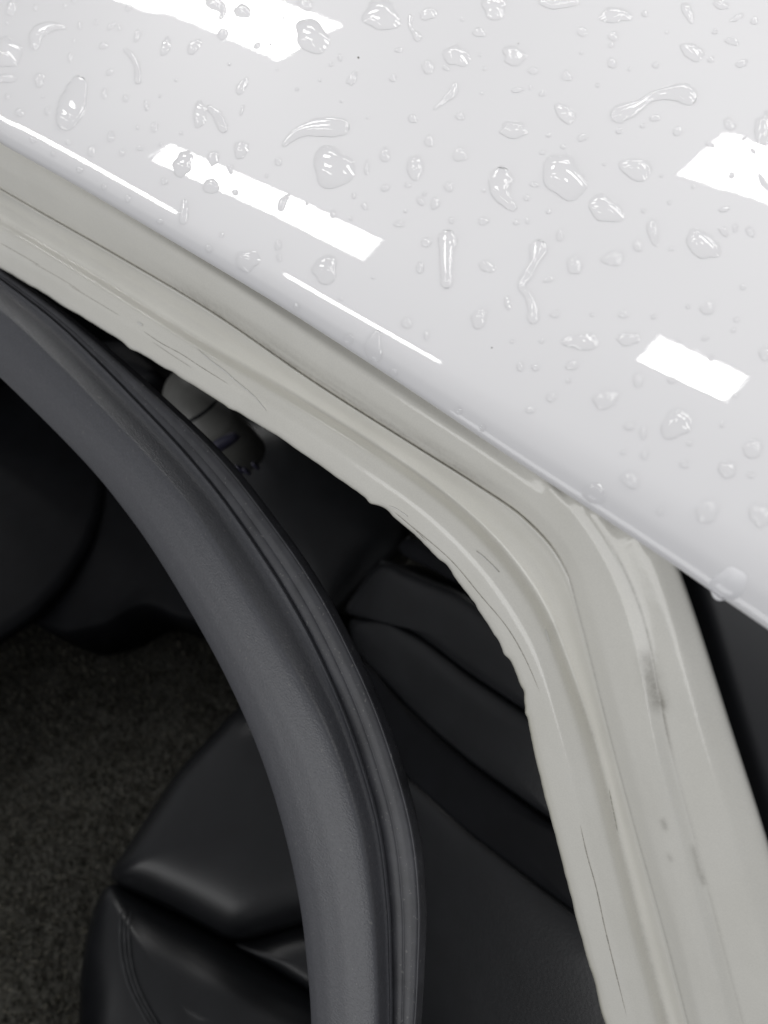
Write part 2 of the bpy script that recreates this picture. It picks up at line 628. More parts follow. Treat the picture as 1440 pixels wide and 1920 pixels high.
for pts, wd in (([(757, 975), (800, 1010), (850, 1055), (900, 1115), (950, 1175), (985, 1235), (1012, 1297)], 1.9),
                ([(1088, 1546), (1100, 1600), (1118, 1665), (1133, 1735), (1150, 1805), (1175, 1905)], 2.2),
                ([(268, 620), (300, 642), (340, 664), (380, 690), (428, 720)], 1.6),
                ([(285, 640), (320, 664), (360, 690)], 1.0),
                ([(0, 455), (40, 478), (75, 498)], 1.2), ([(60, 492), (110, 520), (150, 545)], 0.8),
                ([(130, 535), (180, 565), (225, 592)], 0.9),
                ([(740, 960), (775, 990), (800, 1015)], 1.3), ([(752, 985), (790, 1018)], 1.0),
                ([(1142, 1480), (1150, 1520), (1158, 1560)], 2.6)):
    ribbon('scratch', FRAME_BVH, pts, wd * 0.8, M_SCR, fr)
for pts, wd in (([(370, 654), (392, 674), (420, 695), (445, 717), (475, 742), (500, 770)], 3.0),
                ([(730, 948), (745, 955), (765, 968)], 2.0), ([(893, 1033), (915, 1052), (936, 1073)], 2.4),
                ([(1023, 1180), (1031, 1205)], 4.0), ([(258, 604), (268, 610)], 4.5)):
    ribbon('paint_run', FRAME_BVH, pts, wd, M_RUN, fr, height=0.0004)

# ---- rear door's dark window beyond the pillar
gl = [side(p[0] - 14, p[1], 0.0) - S_N * 0.012 - Vector((0.012, 0, 0)) for p in d5[225:]]
far = [p + Vector((0.7, 0, 0)) for p in gl]
top = gl[0] + S_D * -0.05
gl2 = [gl[0] - S_D * 0.0] + gl
link('rear_door_window', grid_mesh('rear_door_window', [gl, [p + Vector((0.05, 0, 0)) for p in gl], far,
     [p - S_N * 0.01 for p in far], [p - S_N * 0.01 for p in gl]]), M_GLASS, car, smooth=False)
sl = [side(lerp(1385, 1480, t), lerp(1150, 1420, t), 0) - S_N * 0.014 for t in [i / 20 for i in range(21)]]
link('rear_door_seal', grid_mesh('rear_door_seal', [[p + Vector((0, 0, 0)) for p in sl], [p + Vector((0.004, -0.003, 0.001)) for p in sl],
     [p + Vector((0.016, -0.003, 0)) for p in sl], [p + Vector((0.02, 0.004, 0)) for p in sl]]), M_RUBBER, car)

# ---- open front door: dark window frame with a ribbed rubber seal along its edge
# the door stands ajar: hinged towards the front, its rear end swung out towards the viewer
HINGE = at(0, 600, 0.505)
D_N = (at(500, 1150, 0.405) - HINGE).cross(at(700, 1900, 0.385) - HINGE).normalized()
if D_N.dot(CAM - HINGE) < 0:
    D_N = -D_N


def dpl(px, py, off=0.0):
    return on_plane(px, py, HINGE + D_N * off, D_N)


D0 = [(-300, 440), (-150, 575), (0, 710), (150, 860), (233, 960), (300, 1057), (380, 1193), (440, 1310), (490, 1430), (530, 1560),
      (560, 1700), (575, 1830), (581, 1920), (583, 2050)]
D2 = [(-215, 395), (-70, 515), (72, 638), (226, 793), (318, 893), (390, 985), (482, 1130), (560, 1260), (624, 1386), (676, 1544),
      (700, 1694), (709, 1825), (711, 1915), (708, 2050)]
D3 = [(-180, 380), (-32, 500), (112, 612), (270, 770), (368, 878), (443, 975), (533, 1112), (602, 1242), (658, 1378), (706, 1540),
      (726, 1692), (731, 1825), (732, 1915), (728, 2050)]
D5 = [(-165, 372), (-12, 493), (136, 602), (306, 750), (412, 852), (492, 950), (590, 1088), (668, 1234), (728, 1377), (777, 1547),
      (793, 1690), (790, 1820), (784, 1920), (772, 2050)]
ND = 320
e0, e2, e3, e5 = (crom(r, ND) for r in (D0, D2, D3, D5))


def sweep(name, prof, frame_fn, nrm, smooth_it=3, n=ND):
    rows = []
    for i in range(n):
        ctrl = []
        for rail, off, cnt, push in prof:
            p = rail[i]
            v = frame_fn(p[0], p[1], off)
            if push:
                v = v - nrm * push
            ctrl.append(v)
        line = []
        for j in range(len(prof) - 1):
            c = prof[j][2]
            line += [ctrl[j].lerp(ctrl[j + 1], s / c) for s in range(c)]
        line.append(ctrl[-1])
        for it in range(smooth_it):
            line = [line[0]] + [line[a - 1] * 0.25 + line[a] * 0.5 + line[a + 1] * 0.25 for a in range(1, len(line) - 1)] + [line[-1]]
        rows.append(line)
    return grid_mesh(name, rows)


m = mixpx
dprof = [(m(e0, e2, 0.1), 0.0, 3, 0.02), (e0, -0.011, 4, 0.006), (e0, -0.0085, 5, 0), (m(e0, e2, 0.10), -0.0045, 6, 0),
         (m(e0, e2, 0.28), -0.0010, 8, 0), (m(e0, e2, 0.55), 0.0012, 8, 0), (m(e0, e2, 0.84), 0.0006, 6, 0), (m(e0, e2, 0.95), -0.0004, 4, 0), (e2, -0.0018, 4, 0),
         (m(e2, e3, 0.30), -0.0056, 5, 0), (m(e2, e3, 0.65), -0.0104, 5, 0), (m(e2, e3, 0.90), -0.0120, 4, 0),
         (e3, -0.0112, 4, 0), (m(e3, e5, 0.08), -0.0135, 2, 0), (m(e3, e5, 0.1), -0.014, 2, 0.014), (m(e0, e2, 0.1), 0.0, 1, 0.02)]
door = link('door', sweep('door', dprof, dpl, D_N), M_DOOR, car, label='matte dark grey window frame of the open front door')
rprof = [(m(e3, e5, 0.02), -0.0140, 2, 0.006), (m(e3, e5, 0.03), -0.0136, 3, 0), (m(e3, e5, 0.22), -0.0128, 3, 0),
         (m(e3, e5, 0.38), -0.0130, 3, 0), (m(e3, e5, 0.42), -0.0134, 3, 0), (m(e3, e5, 0.47), -0.0131, 3, 0), (m(e3, e5, 0.62), -0.0129, 5, 0),
         (m(e3, e5, 0.82), -0.0136, 3, 0), (m(e3, e5, 0.86), -0.0142, 3, 0), (m(e3, e5, 0.90), -0.0141, 3, 0), (e5, -0.0170, 3, 0),
         (e5, -0.0170, 3, 0.006), (m(e3, e5, 0.3), -0.024, 1, 0.008)]
link('weatherstrip', sweep('weatherstrip', rprof, dpl, D_N, 1), M_RUBBER, door, label='ribbed black rubber seal along the door edge')

# ------------------------------------------------------------------ cabin
def box(name, c, s, mat, parent, bev=0.004):
    bm = bmesh.new()
    bmesh.ops.create_cube(bm, size=1)
    for v in bm.verts:
        v.co = Vector((v.co.x * s[0], v.co.y * s[1], v.co.z * s[2])) + Vector(c)
    bmesh.ops.bevel(bm, geom=bm.edges[:], offset=bev, segments=2, affect='EDGES')
    me = bpy.data.meshes.new(name); bm.to_mesh(me); bm.free()
    return link(name, me, mat, parent, smooth=False)


ZF = 0.42
n = 150
rows = []
for i in range(n + 1):
    rows.append([Vector((lerp(-1.2, 0.5, i / n), y, ZF + 0.006 * noise.noise(Vector((i * 0.2, y * 14, 0)))
                         + 0.0035 * noise.noise(Vector((i * 1.7, y * 150, 1))))) for y in [lerp(-0.62, 1.0, k / n) for k in range(n + 1)]])
carpet = link('carpet', grid_mesh('carpet', rows), M_CARPET, car, label='speckled brown grey floor carpet')
rnd = random.Random(11)
pv, pf, pc = [], [], []
for q in range(30000):
    x, y = rnd.uniform(-1.05, -0.08), rnd.uniform(-0.58, 0.06)
    a = rnd.uniform(0, 6.283)
    l, w = rnd.uniform(0.004, 0.009), rnd.uniform(0.0008, 0.0016)
    dx, dy = math.cos(a), math.sin(a)
    z = ZF + 0.004
    k = len(pv)
    lean = rnd.uniform(0.3, 0.9) * l
    pv += [(x - dy * w, y + dx * w, z - 0.004), (x + dy * w, y - dx * w, z - 0.004), (x + dy * w * 0.6 + dx * lean, y - dx * w * 0.6 + dy * lean, z + l * 0.6),
           (x - dy * w * 0.6 + dx * lean, y + dx * w * 0.6 + dy * lean, z + l * 0.6)]
    pf.append((k, k + 1, k + 2, k + 3))
    c = rnd.choice((0.045, 0.08, 0.115, 0.16, 0.24))
    pc += [(c * 1.05, c, c * 0.82, 1)] * 4
pile_me = mesh('carpet_pile', pv, pf)
pa = pile_me.color_attributes.new('tint', 'FLOAT_COLOR', 'POINT')
for i_, c in enumerate(pc):
    pa.data[i_].color = c
M_PILE, nt, b = new_mat('carpet_fibre')
pn_ = nt.nodes.new('ShaderNodeAttribute')
pn_.attribute_name = 'tint'
nt.links.new(pn_.outputs['Color'], b.inputs['Base Color'])
b.inputs['Roughness'].default_value = 0.9
b.inputs['Specular IOR Level'].default_value = 0.1
link('carpet_pile', pile_me, M_PILE, carpet, kind='stuff', smooth=False)
link('cabin_lining', mesh('cabin_lining', [(-1.25, 1.05, 0.3), (1.0, 1.05, 0.3), (1.0, 0.9, 1.42), (-1.25, 0.9, 1.42),
     (-1.25, -0.1, 0.3), (-1.1, 0.05, 1.39), (1.0, -0.1, 0.3), (1.0, 0.05, 1.39)],
     [(0, 1, 2, 3), (0, 3, 5, 4), (1, 6, 7, 2)]), M_PLASTIC, car, smooth=False)
box('door_panel', (-0.55, -0.68, 0.52), (1.25, 0.07, 0.50), M_PLASTIC, door, 0.015)
box('rear_door_panel', (0.66, -0.27, 0.66), (0.85, 0.07, 0.66), M_PLASTIC, car, 0.015)


def pillow(name, outline, po, pn, bulge, thick, mat, parent, n=90, rings=14, p=2.6, label=None, wr=0.0):
    """a padded panel: outline in photograph pixels on a plane in the car, domed towards the viewer, with a back"""
    pn = pn.normalized()
    if pn.dot(CAM - po) < 0:
        pn = -pn
    # even smoothing of the outline
    c = []
    mm = len(outline)
    for i in range(mm):
        a, b_ = outline[i], outline[(i + 1) % mm]
        l = math.hypot(a[0] - b_[0], a[1] - b_[1])
        k = max(2, int(l / 12))
        c += [(lerp(a[0], b_[0], s / k), lerp(a[1], b_[1], s / k)) for s in range(k)]
    for it in range(2):
        c = [tuple(c[i - 1][q] * 0.25 + c[i][q] * 0.5 + c[(i + 1) % len(c)][q] * 0.25 for q in (0, 1)) for i in range(len(c))]
    base = [on_plane(x, y, po, pn) for x, y in c]
    cen = sum(base, Vector()) / len(base)
    vs, fs = [], []
    m_ = len(base)
    for b0 in base:
        vs.append(b0 - pn * thick)
    for r in range(rings):
        t = 1 - r / rings
        h = bulge * (1 - t ** p)
        for b0 in base:
            v = cen.lerp(b0, t) + pn * h
            if wr:
                v += pn * wr * noise.noise(v * 14)
            vs.append(v)
    vs.append(cen + pn * bulge)
    for r in range(rings):
        for i in range(m_):
            j = (i + 1) % m_
            fs.append((r * m_ + i, r * m_ + j, (r + 1) * m_ + j, (r + 1) * m_ + i))
    for i in range(m_):
        fs.append((rings * m_ + i, rings * m_ + (i + 1) % m_, len(vs) - 1))
    fs.append(tuple(range(m_))[::-1])
    return link(name, mesh(name, vs, fs), mat, parent, label=label)


UP = Vector((0, 0, 1))
zl = lambda z: Vector((0, 0, z))
# dash and console on the left, black
pillow('lower_dashboard', [(-260, 640), (60, 700), (200, 860), (192, 950), (168, 1020), (122, 1090), (62, 1150), (0, 1192), (-150, 1290), (-300, 1250)],
       zl(0.64), Vector((0.0, -0.1, 1)), 0.004, 0.02, M_PLASTIC, car, p=9)
pillow('centre_console', [(40, 900), (300, 820), (620, 1000), (640, 1180), (420, 1163), (382, 1166), (335, 1160), (276, 1131), (240, 1146), (205, 1170), (120, 1190), (40, 1160)],
       zl(0.62), Vector((0, -0.2, 1)), 0.012, 0.12, M_PLASTIC, car, p=6)
pillow('seat_rail_cover', [(168, 1128), (232, 1138), (238, 1158), (214, 1192), (180, 1200), (150, 1182)], zl(0.56), UP, 0.012, 0.05, M_PLASTIC, car, p=4)
# seat
seat_pl = (zl(0.70), Vector((0.12, -0.25, 1)))
cushion = pillow('seat_cushion', [(445, 1325), (330, 1450), (255, 1562), (202, 1642), (216, 1657), (320, 1706), (430, 1764), (470, 1762), (560, 1735), (700, 1700), (820, 1560), (720, 1330), (600, 1240)],
       *seat_pl, 0.05, 0.16, M_LEATHER, car, p=5, label='plain black leather seat panel above the creased seam', wr=0.002)
pillow('seat_cushion_fold', [(430, 1768), (470, 1764), (560, 1735), (660, 1720), (720, 1920), (600, 1872), (500, 1808)],
       *seat_pl, 0.022, 0.10, M_LEATHER, cushion, p=3, wr=0.001)
bol = pillow('seat_bolster', [(205, 1652), (178, 1695), (160, 1760), (150, 1840), (146, 1930), (150, 2020), (420, 2060), (680, 2020), (690, 1912), (560, 1850), (430, 1776), (320, 1716), (225, 1668)],
       *seat_pl, 0.036, 0.16, M_LEATHER, car, p=4, label='black leather seat bolster with triple stitched seam', wr=0.006)
bm = bmesh.new(); bm.from_mesh(bol.data); BOL_BVH = BVHTree.FromBMesh(bm); bm.free()
for k, dx in enumerate((0, 8, 16)):
    ribbon('stitch_line', BOL_BVH, [(229 + dx, 1708), (226 + dx, 1750), (230 + dx, 1800), (243 + dx, 1850), (268 + dx, 1900), (300 + dx, 1950)], 4.0, M_THREAD, bol, lift=0.001, height=0.002)
pillow('dark_gap_panel', [(430, 780), (520, 770), (640, 860), (770, 960), (760, 1020), (690, 1090), (620, 1160), (520, 1120), (400, 960)],
       at(600, 1000, 1.05), Vector((0.3, -0.4, 1)), 0.03, 0.2, M_LEATHER, car, p=4, label='black panel added to darken the gap deep in the cabin')  # black panel added so the gap beside the door stays dark
# seat back, between door and pillar
A_, B_, C_ = at(700, 1150, 0.86), at(1050, 1450, 0.62), at(800, 1700, 0.74)
bn = (B_ - A_).cross(C_ - A_)
back = pillow('seat_back', [(640, 1150), (700, 1062), (722, 1052), (790, 1080), (862, 1108), (960, 1180), (1080, 1300), (1090, 1395), (985, 1332), (880, 1262), (790, 1192), (722, 1156)],
       A_, bn, 0.007, 0.08, M_LEATHER, car, p=6, label='black leather seat back seen through the door gap')
pillow('seat_back_panel', [(650, 1160), (720, 1159), (790, 1196), (880, 1266), (985, 1336), (1095, 1402), (1100, 1590), (1030, 1538), (892, 1439), (822, 1381), (756, 1318), (668, 1225)],
       A_, bn, 0.006, 0.08, M_LEATHER, back, p=6)
pillow('seat_back_panel', [(660, 1222), (700, 1256), (756, 1322), (822, 1385), (892, 1444), (1030, 1543), (1110, 1596), (1140, 1760), (1070, 1702), (970, 1628), (870, 1552), (760, 1452), (700, 1350)],
       A_ - bn.normalized() * 0.006, bn, 0.004, 0.08, M_PLASTIC, back, p=4)
pillow('seat_back_panel', [(735, 1440), (760, 1455), (870, 1556), (970, 1632), (1070, 1706), (1190, 1790), (1260, 2020), (760, 2060), (700, 1750)],
       A_ - bn.normalized() * 0.006, bn, 0.006, 0.08, M_LEATHER, back, p=7)
pillow('belt_guide', [(742, 1022), (765, 1004), (840, 1040), (900, 1090), (862, 1098), (800, 1062), (752, 1040)],
       A_ + bn.normalized() * 0.004, bn, 0.006, 0.04, M_PLASTIC, back, p=4)
M_EDGE_SHEEN = mat_plain('edge_sheen_grey', (0.030, 0.032, 0.034), 0.45, 0.5)  # lighter grey for strips that paint in the sheen of the seat back's edges
pillow('painted_edge_sheen', [(712, 1048), (750, 1060), (790, 1076), (866, 1106), (862, 1116), (786, 1087), (746, 1070), (708, 1058)],
       A_ + bn.normalized() * 0.012, bn, 0.003, 0.006, M_EDGE_SHEEN, back, rings=5, p=2)
pillow('painted_edge_sheen', [(748, 1034), (752, 1020), (766, 1003), (771, 1006), (758, 1022), (756, 1034), (800, 1056), (850, 1072), (848, 1078), (798, 1062)],
       A_ + bn.normalized() * 0.014, bn, 0.003, 0.006, M_EDGE_SHEEN, back, rings=5, p=2)
# round grey trim in the gap, and violet bits coloured as bluish glints
trim = pillow('steering_column_cover', [(306, 720), (330, 690), (380, 700), (440, 762), (442, 790), (420, 815), (385, 832), (340, 815), (302, 770)],
       at(370, 760, 0.80), Vector((0.1, -0.35, 1)), 0.025, 0.10, M_GREY, car, p=2.4, label='rounded grey cover seen in the gap above the door')
bm = bmesh.new(); bm.from_mesh(trim.data); T_BVH = BVHTree.FromBMesh(bm); bm.free()
ribbon('joint', T_BVH, [(335, 800), (365, 785), (390, 768), (408, 750)], 6, M_PLASTIC, trim, lift=0.001)
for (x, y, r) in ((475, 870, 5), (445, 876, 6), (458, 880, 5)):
    pillow('violet_glint', [(x + r * math.cos(a * 0.7854), y + r * math.sin(a * 0.7854)) for a in range(8)], at(x, y, 0.72), Vector((0, -0.4, 1)), 0.003, 0.01, M_GLINT, car, rings=4, p=2)
pillow('violet_sheen', [(385, 838), (402, 825), (440, 806), (446, 814), (410, 838), (392, 848)], at(415, 826, 0.74), Vector((0, -0.4, 1)), 0.004, 0.01, M_GLINT, car, rings=5, p=2)
pillow('pillar_trim', [(150, 640), (235, 640), (300, 700), (250, 720), (180, 690)], at(230, 670, 0.9), Vector((0, -0.4, 1)), 0.01, 0.03, M_PLASTIC, car, rings=5, p=2)
pillow('violet_glint_patch', [(30, 520), (55, 522), (58, 545), (40, 545)], at(45, 532, 0.6), Vector((0, -0.4, 1)), 0.004, 0.01, M_GLINT, car, rings=5, p=2)

# ------------------------------------------------------------------ water on the roof
def tangent(px, py):
    """roof point, normal, and unit directions on the roof for image right and image down, with metres per pixel"""
    p, nr = hit(ROOF_BVH, px, py)
    if p is None:
        return None
    if nr.dot(ray(px, py)) > 0:
        nr = -nr
    a = on_plane(px + 1, py, p, nr) - p
    b_ = on_plane(px, py + 1, p, nr) - p
    return p, nr, a, b_


def on_roof(px, py, lift):
    t = tangent(px, py)
    if t is None:
        return None
    return t[0] + t[1] * lift


def bead_mesh(px, py, w, h, ang, seed, flat=1.0):
    """a bead of water: irregular outline, domed, slightly sagging towards the edge of the roof"""
    rnd = random.Random(seed)
    t = tangent(px, py)
    if t is None:
        return None
    o, nr, ax, ay = t
    big = max(w, h)
    seg = 18 if big < 16 else (28 if big < 40 else 44)
    rings = 5 if big < 16 else (7 if big < 40 else 10)
    amp = 0.05 if big < 12 else (0.10 if big < 30 else 0.13)
    ph = [rnd.uniform(0, 6.283) for _ in range(4)]
    am = [amp * rnd.uniform(0.5, 1.2), amp * rnd.uniform(0.3, 0.9), amp * rnd.uniform(0.2, 0.6), amp * 0.3 * rnd.random()]
    ca_, sa_ = math.cos(math.radians(ang)), math.sin(math.radians(ang))
    scale = (ax.length + ay.length) / 2
    minor = min(w, h) * scale
    height = min(0.44 * minor, 0.0011 + 0.11 * minor) * rnd.uniform(0.8, 1.1) * flat
    vs, fs = [], []
    lean = (rnd.uniform(-0.12, 0.02), rnd.uniform(0.02, 0.16))
    for r in range(rings):
        q = 1 - r / rings                     # 1 at the rim
        z = (1 - q ** 2.2) ** (0.78 if big < 24 else 0.95) * height if r else 0.00003
        for i in range(seg):
            a = 6.28318 * i / seg
            rad = 1 + am[0] * math.sin(2 * a + ph[0]) + am[1] * math.sin(3 * a + ph[1]) + am[2] * math.sin(5 * a + ph[2]) + am[3] * math.sin(7 * a + ph[3])
            rad = lerp(1, rad, q)
            x = 0.5 * w * q * rad * math.cos(a) + lean[0] * w * (1 - q)
            y = 0.5 * h * q * rad * math.sin(a) + lean[1] * h * (1 - q)
            X, Y = x * ca_ - y * sa_, x * sa_ + y * ca_
            vs.append((X, Y, z))
    vs.append((lean[0] * w * ca_ - lean[1] * h * sa_, lean[0] * w * sa_ + lean[1] * h * ca_, height))
    for r in range(rings - 1):
        for i in range(seg):
            j = (i + 1) % seg
            fs.append((r * seg + i, r * seg + j, (r + 1) * seg + j, (r + 1) * seg + i))
    for i in range(seg):
        fs.append(((rings - 1) * seg + i, (rings - 1) * seg + (i + 1) % seg, len(vs) - 1))
    return seat_mesh(vs, fs, px, py, o, nr)


def seat_mesh(vs, fs, px, py, o, nr):
    """lay (dx, dy in pixels, height in metres) on the curved roof; origin at the drop's foot"""
    out = []
    for X, Y, z in vs:
        t = tangent(px + X, py + Y)
        if t is None or (t[0] - o).length > 0.05:
            t0 = tangent(px, py)
            b0 = o + t0[2] * X + t0[3] * Y
            n_ = nr
        else:
            b0, n_ = t[0], t[1]
        out.append(b0 + n_ * z - o)
    nd = len(fs)
    k = len(out)
    foot = []
    for X, Y, z in vs:
        t = tangent(px + X, py + Y)
        if t is None or (t[0] - o).length > 0.05:
            t0 = tangent(px, py)
            foot.append(o + t0[2] * X + t0[3] * Y + nr * 0.00007 - o)
        else:
            foot.append(t[0] + t[1] * 0.00007 - o)
    me = mesh('water_drop', out + foot, fs + [tuple(q + k for q in f) for f in fs])
    me.materials.append(M_WATER)
    me.materials.append(M_WET)
    up = sum((f.normal * f.area for f in me.polygons[:nd]), Vector()).dot(nr)
    if up < 0:
        me.flip_normals()
    for f in me.polygons[nd:]:
        f.material_index = 1
    return me, o


def streak_mesh(sk, seed, n=34, flat=1.0):
    """a run of water along a bent line; sk = (x, y, half width) in pixels"""
    rnd = random.Random(seed)
    px, py = sk[0][0], sk[0][1]
    t = tangent(px, py)
    if t is None:
        return None
    o, nr, ax, ay = t
    scale = (ax.length + ay.length) / 2
    c = crom(sk, n)
    L = [0]
    for i in range(1, n):
        L.append(L[-1] + math.hypot(c[i][0] - c[i - 1][0], c[i][1] - c[i - 1][1]))
    # round ends: extend by the end radii
    m_ = 11
    cs = []
    d0_ = (c[1][0] - c[0][0], c[1][1] - c[0][1]); l0 = math.hypot(*d0_) or 1
    d1_ = (c[-1][0] - c[-2][0], c[-1][1] - c[-2][1]); l1 = math.hypot(*d1_) or 1
    for k in range(5, 0, -1):
        a = k / 5.2
        cs.append((c[0][0] - d0_[0] / l0 * a * c[0][2], c[0][1] - d0_[1] / l0 * a * c[0][2], c[0][2] * math.sqrt(1 - a * a)))
    cs += c
    for k in range(1, 6):
        a = k / 5.2
        cs.append((c[-1][0] + d1_[0] / l1 * a * c[-1][2], c[-1][1] + d1_[1] / l1 * a * c[-1][2], c[-1][2] * math.sqrt(1 - a * a)))
    vs, fs = [], []
    wob = rnd.uniform(0, 50)
    for i, (x, y, r) in enumerate(cs):
        a = cs[max(i - 1, 0)]; b_ = cs[min(i + 1, len(cs) - 1)]
        dx, dy = b_[0] - a[0], b_[1] - a[1]
        l = math.hypot(dx, dy) or 1
        nx_, ny_ = -dy / l, dx / l
        w1 = r * (1 + 0.16 * noise.noise(Vector((i * 0.22 + wob, 0, 0))))
        w2 = r * (1 + 0.16 * noise.noise(Vector((i * 0.22 + wob, 9, 0))))
        hh = min(0.60 * r * scale, 0.0010 + 0.22 * r * scale) * flat
        for k in range(m_):
            th = math.pi * k / (m_ - 1)
            u = math.cos(th)
            off = u * (w1 if u > 0 else w2)
            z = hh * math.sin(th) ** 1.25 if 0 < k < m_ - 1 else 0.00003
            vs.append((x + nx_ * off - px, y + ny_ * off - py, z))
    q = len(cs)
    for i in range(q - 1):
        for k in range(m_ - 1):
            fs.append((i * m_ + k, i * m_ + k + 1, (i + 1) * m_ + k + 1, (i + 1) * m_ + k))
    fs.append(tuple(range(m_)))
    fs.append(tuple((q - 1) * m_ + k for k in range(m_))[::-1])
    return seat_mesh(vs, fs, px, py, o, nr)


# drops one can single out: (x, y, width, height, tilt, label)
BIG = [
    (14, 97, 52, 60, 20, 'large round water drop at the left edge of the photo'),
    (455, 21, 33, 25, 30, 'oval water drop inside the bright reflection at the top'),
    (572, 8, 28, 24, 0, 'water drop at the upper right end of the top reflection'),
    (585, 68, 72, 56, 35, 'large fan-shaped water drop covering the tip of the top reflection'),
    (715, 28, 68, 60, -10, 'large round water drop at the top, right of the fan-shaped drop'),
    (625, 314, 84, 72, 10, 'largest round water drop above the long slanted reflection'),
    (343, 307, 38, 46, 20, 'round water drop near the left tip of the long slanted reflection'),
    (400, 296, 20, 32, 15, 'oval water drop on the upper rim of the long slanted reflection'),
    (396, 349, 28, 30, -20, 'water drop on the lower rim of the long slanted reflection'),
    (452, 280, 24, 38, 10, 'egg-shaped water drop just above the long slanted reflection'),
    (375, 214, 27, 48, 10, 'left lobe of the paired water drops above the slanted reflection'),
    (311, 87, 18, 34, 18, 'left one of two tilted oval drops below the top reflection'),
    (364, 87, 20, 33, 25, 'right one of two tilted oval drops below the top reflection'),
    (454, 161, 17, 36, 38, 'slim tilted water drop midway between the two left reflections'),
    (856, 104, 47, 43, 15, 'water drop with bright glints on both sides at upper centre'),
    (964, 104, 43, 37, -10, 'round water drop under a dark speck at upper centre'),
    (927, 12, 50, 44, 10, 'large water drop cut by the top border right of centre'),
    (803, 26, 31, 24, -15, 'small wide water drop near the top border at centre'),
    (963, 243, 56, 30, 8, 'flat wide water drop in the middle of the roof'),
    (1060, 212, 32, 42, -30, 'faint tilted water drop between the flat and the dumbbell drop'),
    (1154, 28, 60, 30, 8, 'wide water drop near the top border at right'),
    (1299, 97, 44, 32, 15, 'water drop with two white glints at upper right'),
    (1432, 240, 34, 62, 0, 'large water drop at the right border above the bright reflection'),
    (1058, 331, 84, 82, 20, 'large heart-shaped water drop right of centre'),
    (1193, 316, 62, 42, 0, 'wide water drop left of the reflection at the right border'),
    (1136, 392, 74, 44, 15, 'wide water drop below the heart-shaped drop'),
    (1318, 458, 72, 46, 48, 'large slanted water drop below the right border reflection'),
    (1225, 434, 20, 54, -6, 'narrow upright water drop beside the large slanted drop'),
    (1078, 496, 30, 36, 5, 'round water drop below the wide drop right of centre'),
    (1150, 484, 44, 26, 5, 'faint wide water drop under the wide glinting drop'),
    (779, 313, 33, 46, -15, 'egg-shaped water drop right of the largest round drop'),
    (1090, 640, 64, 34, 5, 'wide water drop left of the small lower right reflection'),
    (1178, 635, 42, 26, 5, 'water drop touching the left end of the lower right reflection'),
    (1135, 748, 46, 36, 0, 'faint round water drop below the small lower right reflection'),
    (1268, 795, 52, 58, 10, 'round water drop with a curved glint below the lower right reflection'),
    (1412, 841, 40, 32, 0, 'blurred water drop at the right border near the roof corner'),
    (1326, 958, 42, 42, 0, 'blurred round water drop above the drop hanging from the roof edge'),
    (1426, 965, 42, 42, 0, 'blurred water drop at the right border above the roof edge'),
    (1364, 880, 30, 36, 0, 'blurred oval water drop in the lower right of the roof'),
    (1182, 899, 32, 32, 0, 'blurred water drop above the bend of the door frame'),
    (1114, 926, 44, 36, 30, 'blurred water drop clinging to the roof edge above the frame bend'),
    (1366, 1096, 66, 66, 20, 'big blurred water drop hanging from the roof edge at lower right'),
    (464, 488, 44, 40, 30, 'water drop on the rolled roof edge below the slanted reflection'),
    (610, 505, 48, 52, 20, 'milky water drop interrupting the thin bright line on the roof edge'),
    (913, 499, 30, 22, 42, 'small tilted water drop right of the pin-shaped run'),
    (899, 596, 28, 40, 22, 'oval water drop above the empty lower part of the roof'),
    (74, 149, 17, 30, 15, 'oval water drop left of the long pear-shaped drop'),
    (943, 22, 20, 14, 0, None),
]
STREAKS = [
    ([(66, 84, 9), (68, 66, 13), (84, 54, 11), (104, 50, 7), (121, 52, 3)], 'hooked water drop with a bright arc at upper left'),
    ([(236, 94, 4), (250, 108, 6), (258, 126, 6), (259, 150, 7)], 'thin curved water streak at upper left'),
    ([(148, 160, 17), (140, 182, 23), (132, 206, 25), (125, 224, 20)], 'long pear-shaped water drop above the roof edge at left'),
    ([(398, 2, 14), (414, 14, 10), (418, 24, 6), (414, 33, 4)], 'water drop with a curved tail hanging into the top reflection'),
    ([(394, 203, 6), (407, 214, 9), (414, 228, 10), (419, 240, 9)], 'right lobe of the paired water drops above the slanted reflection'),
    ([(534, 270, 5), (552, 253, 9), (578, 242, 13), (612, 238, 19), (640, 238, 16)], 'fish-shaped water run above the largest round drop'),
    ([(852, 164, 8), (847, 176, 8), (832, 189, 5), (816, 203, 3)], 'short slanted water streak with a tail at upper centre'),
    ([(1162, 214, 17), (1180, 206, 15), (1200, 197, 10), (1220, 183, 9), (1246, 176, 11), (1276, 174, 17), (1290, 180, 18)], 'long dumbbell-shaped water run at upper right'),
    ([(940, 335, 22), (938, 356, 19), (950, 376, 13), (962, 388, 8)], 'comma-shaped water drop in the middle of the roof'),
    ([(840, 450, 19), (838, 470, 14), (838, 505, 12), (838, 530, 11)], 'pin-shaped water run with a long straight tail'),
    ([(1010, 468, 18), (1003, 490, 9), (991, 513, 10), (978, 535, 7), (990, 553, 8), (1000, 577, 9), (1000, 596, 11)], 'long zigzag water run in the centre of the roof'),
    ([(541, 366, 3), (531, 377, 7), (527, 389, 7)], 'crescent water drop inside the long slanted reflection'),
    ([(706, 628, 9), (699, 648, 15), (703, 664, 14)], 'white water drop clinging to the rolled roof edge at centre'),
    ([(770, 33, 5), (769, 50, 3), (776, 60, 4), (783, 69, 8)], 'thin water thread ending in a bead near the top'),
    ([(346, 380, 6), (346, 396, 8), (344, 412, 8)], 'water drop crossing the thin bright line on the roof edge'),
    ([(1017, 3, 6), (1035, 9, 8), (1060, 6, 8), (1080, 4, 6)], 'flat water run along the top border right of centre'),
]
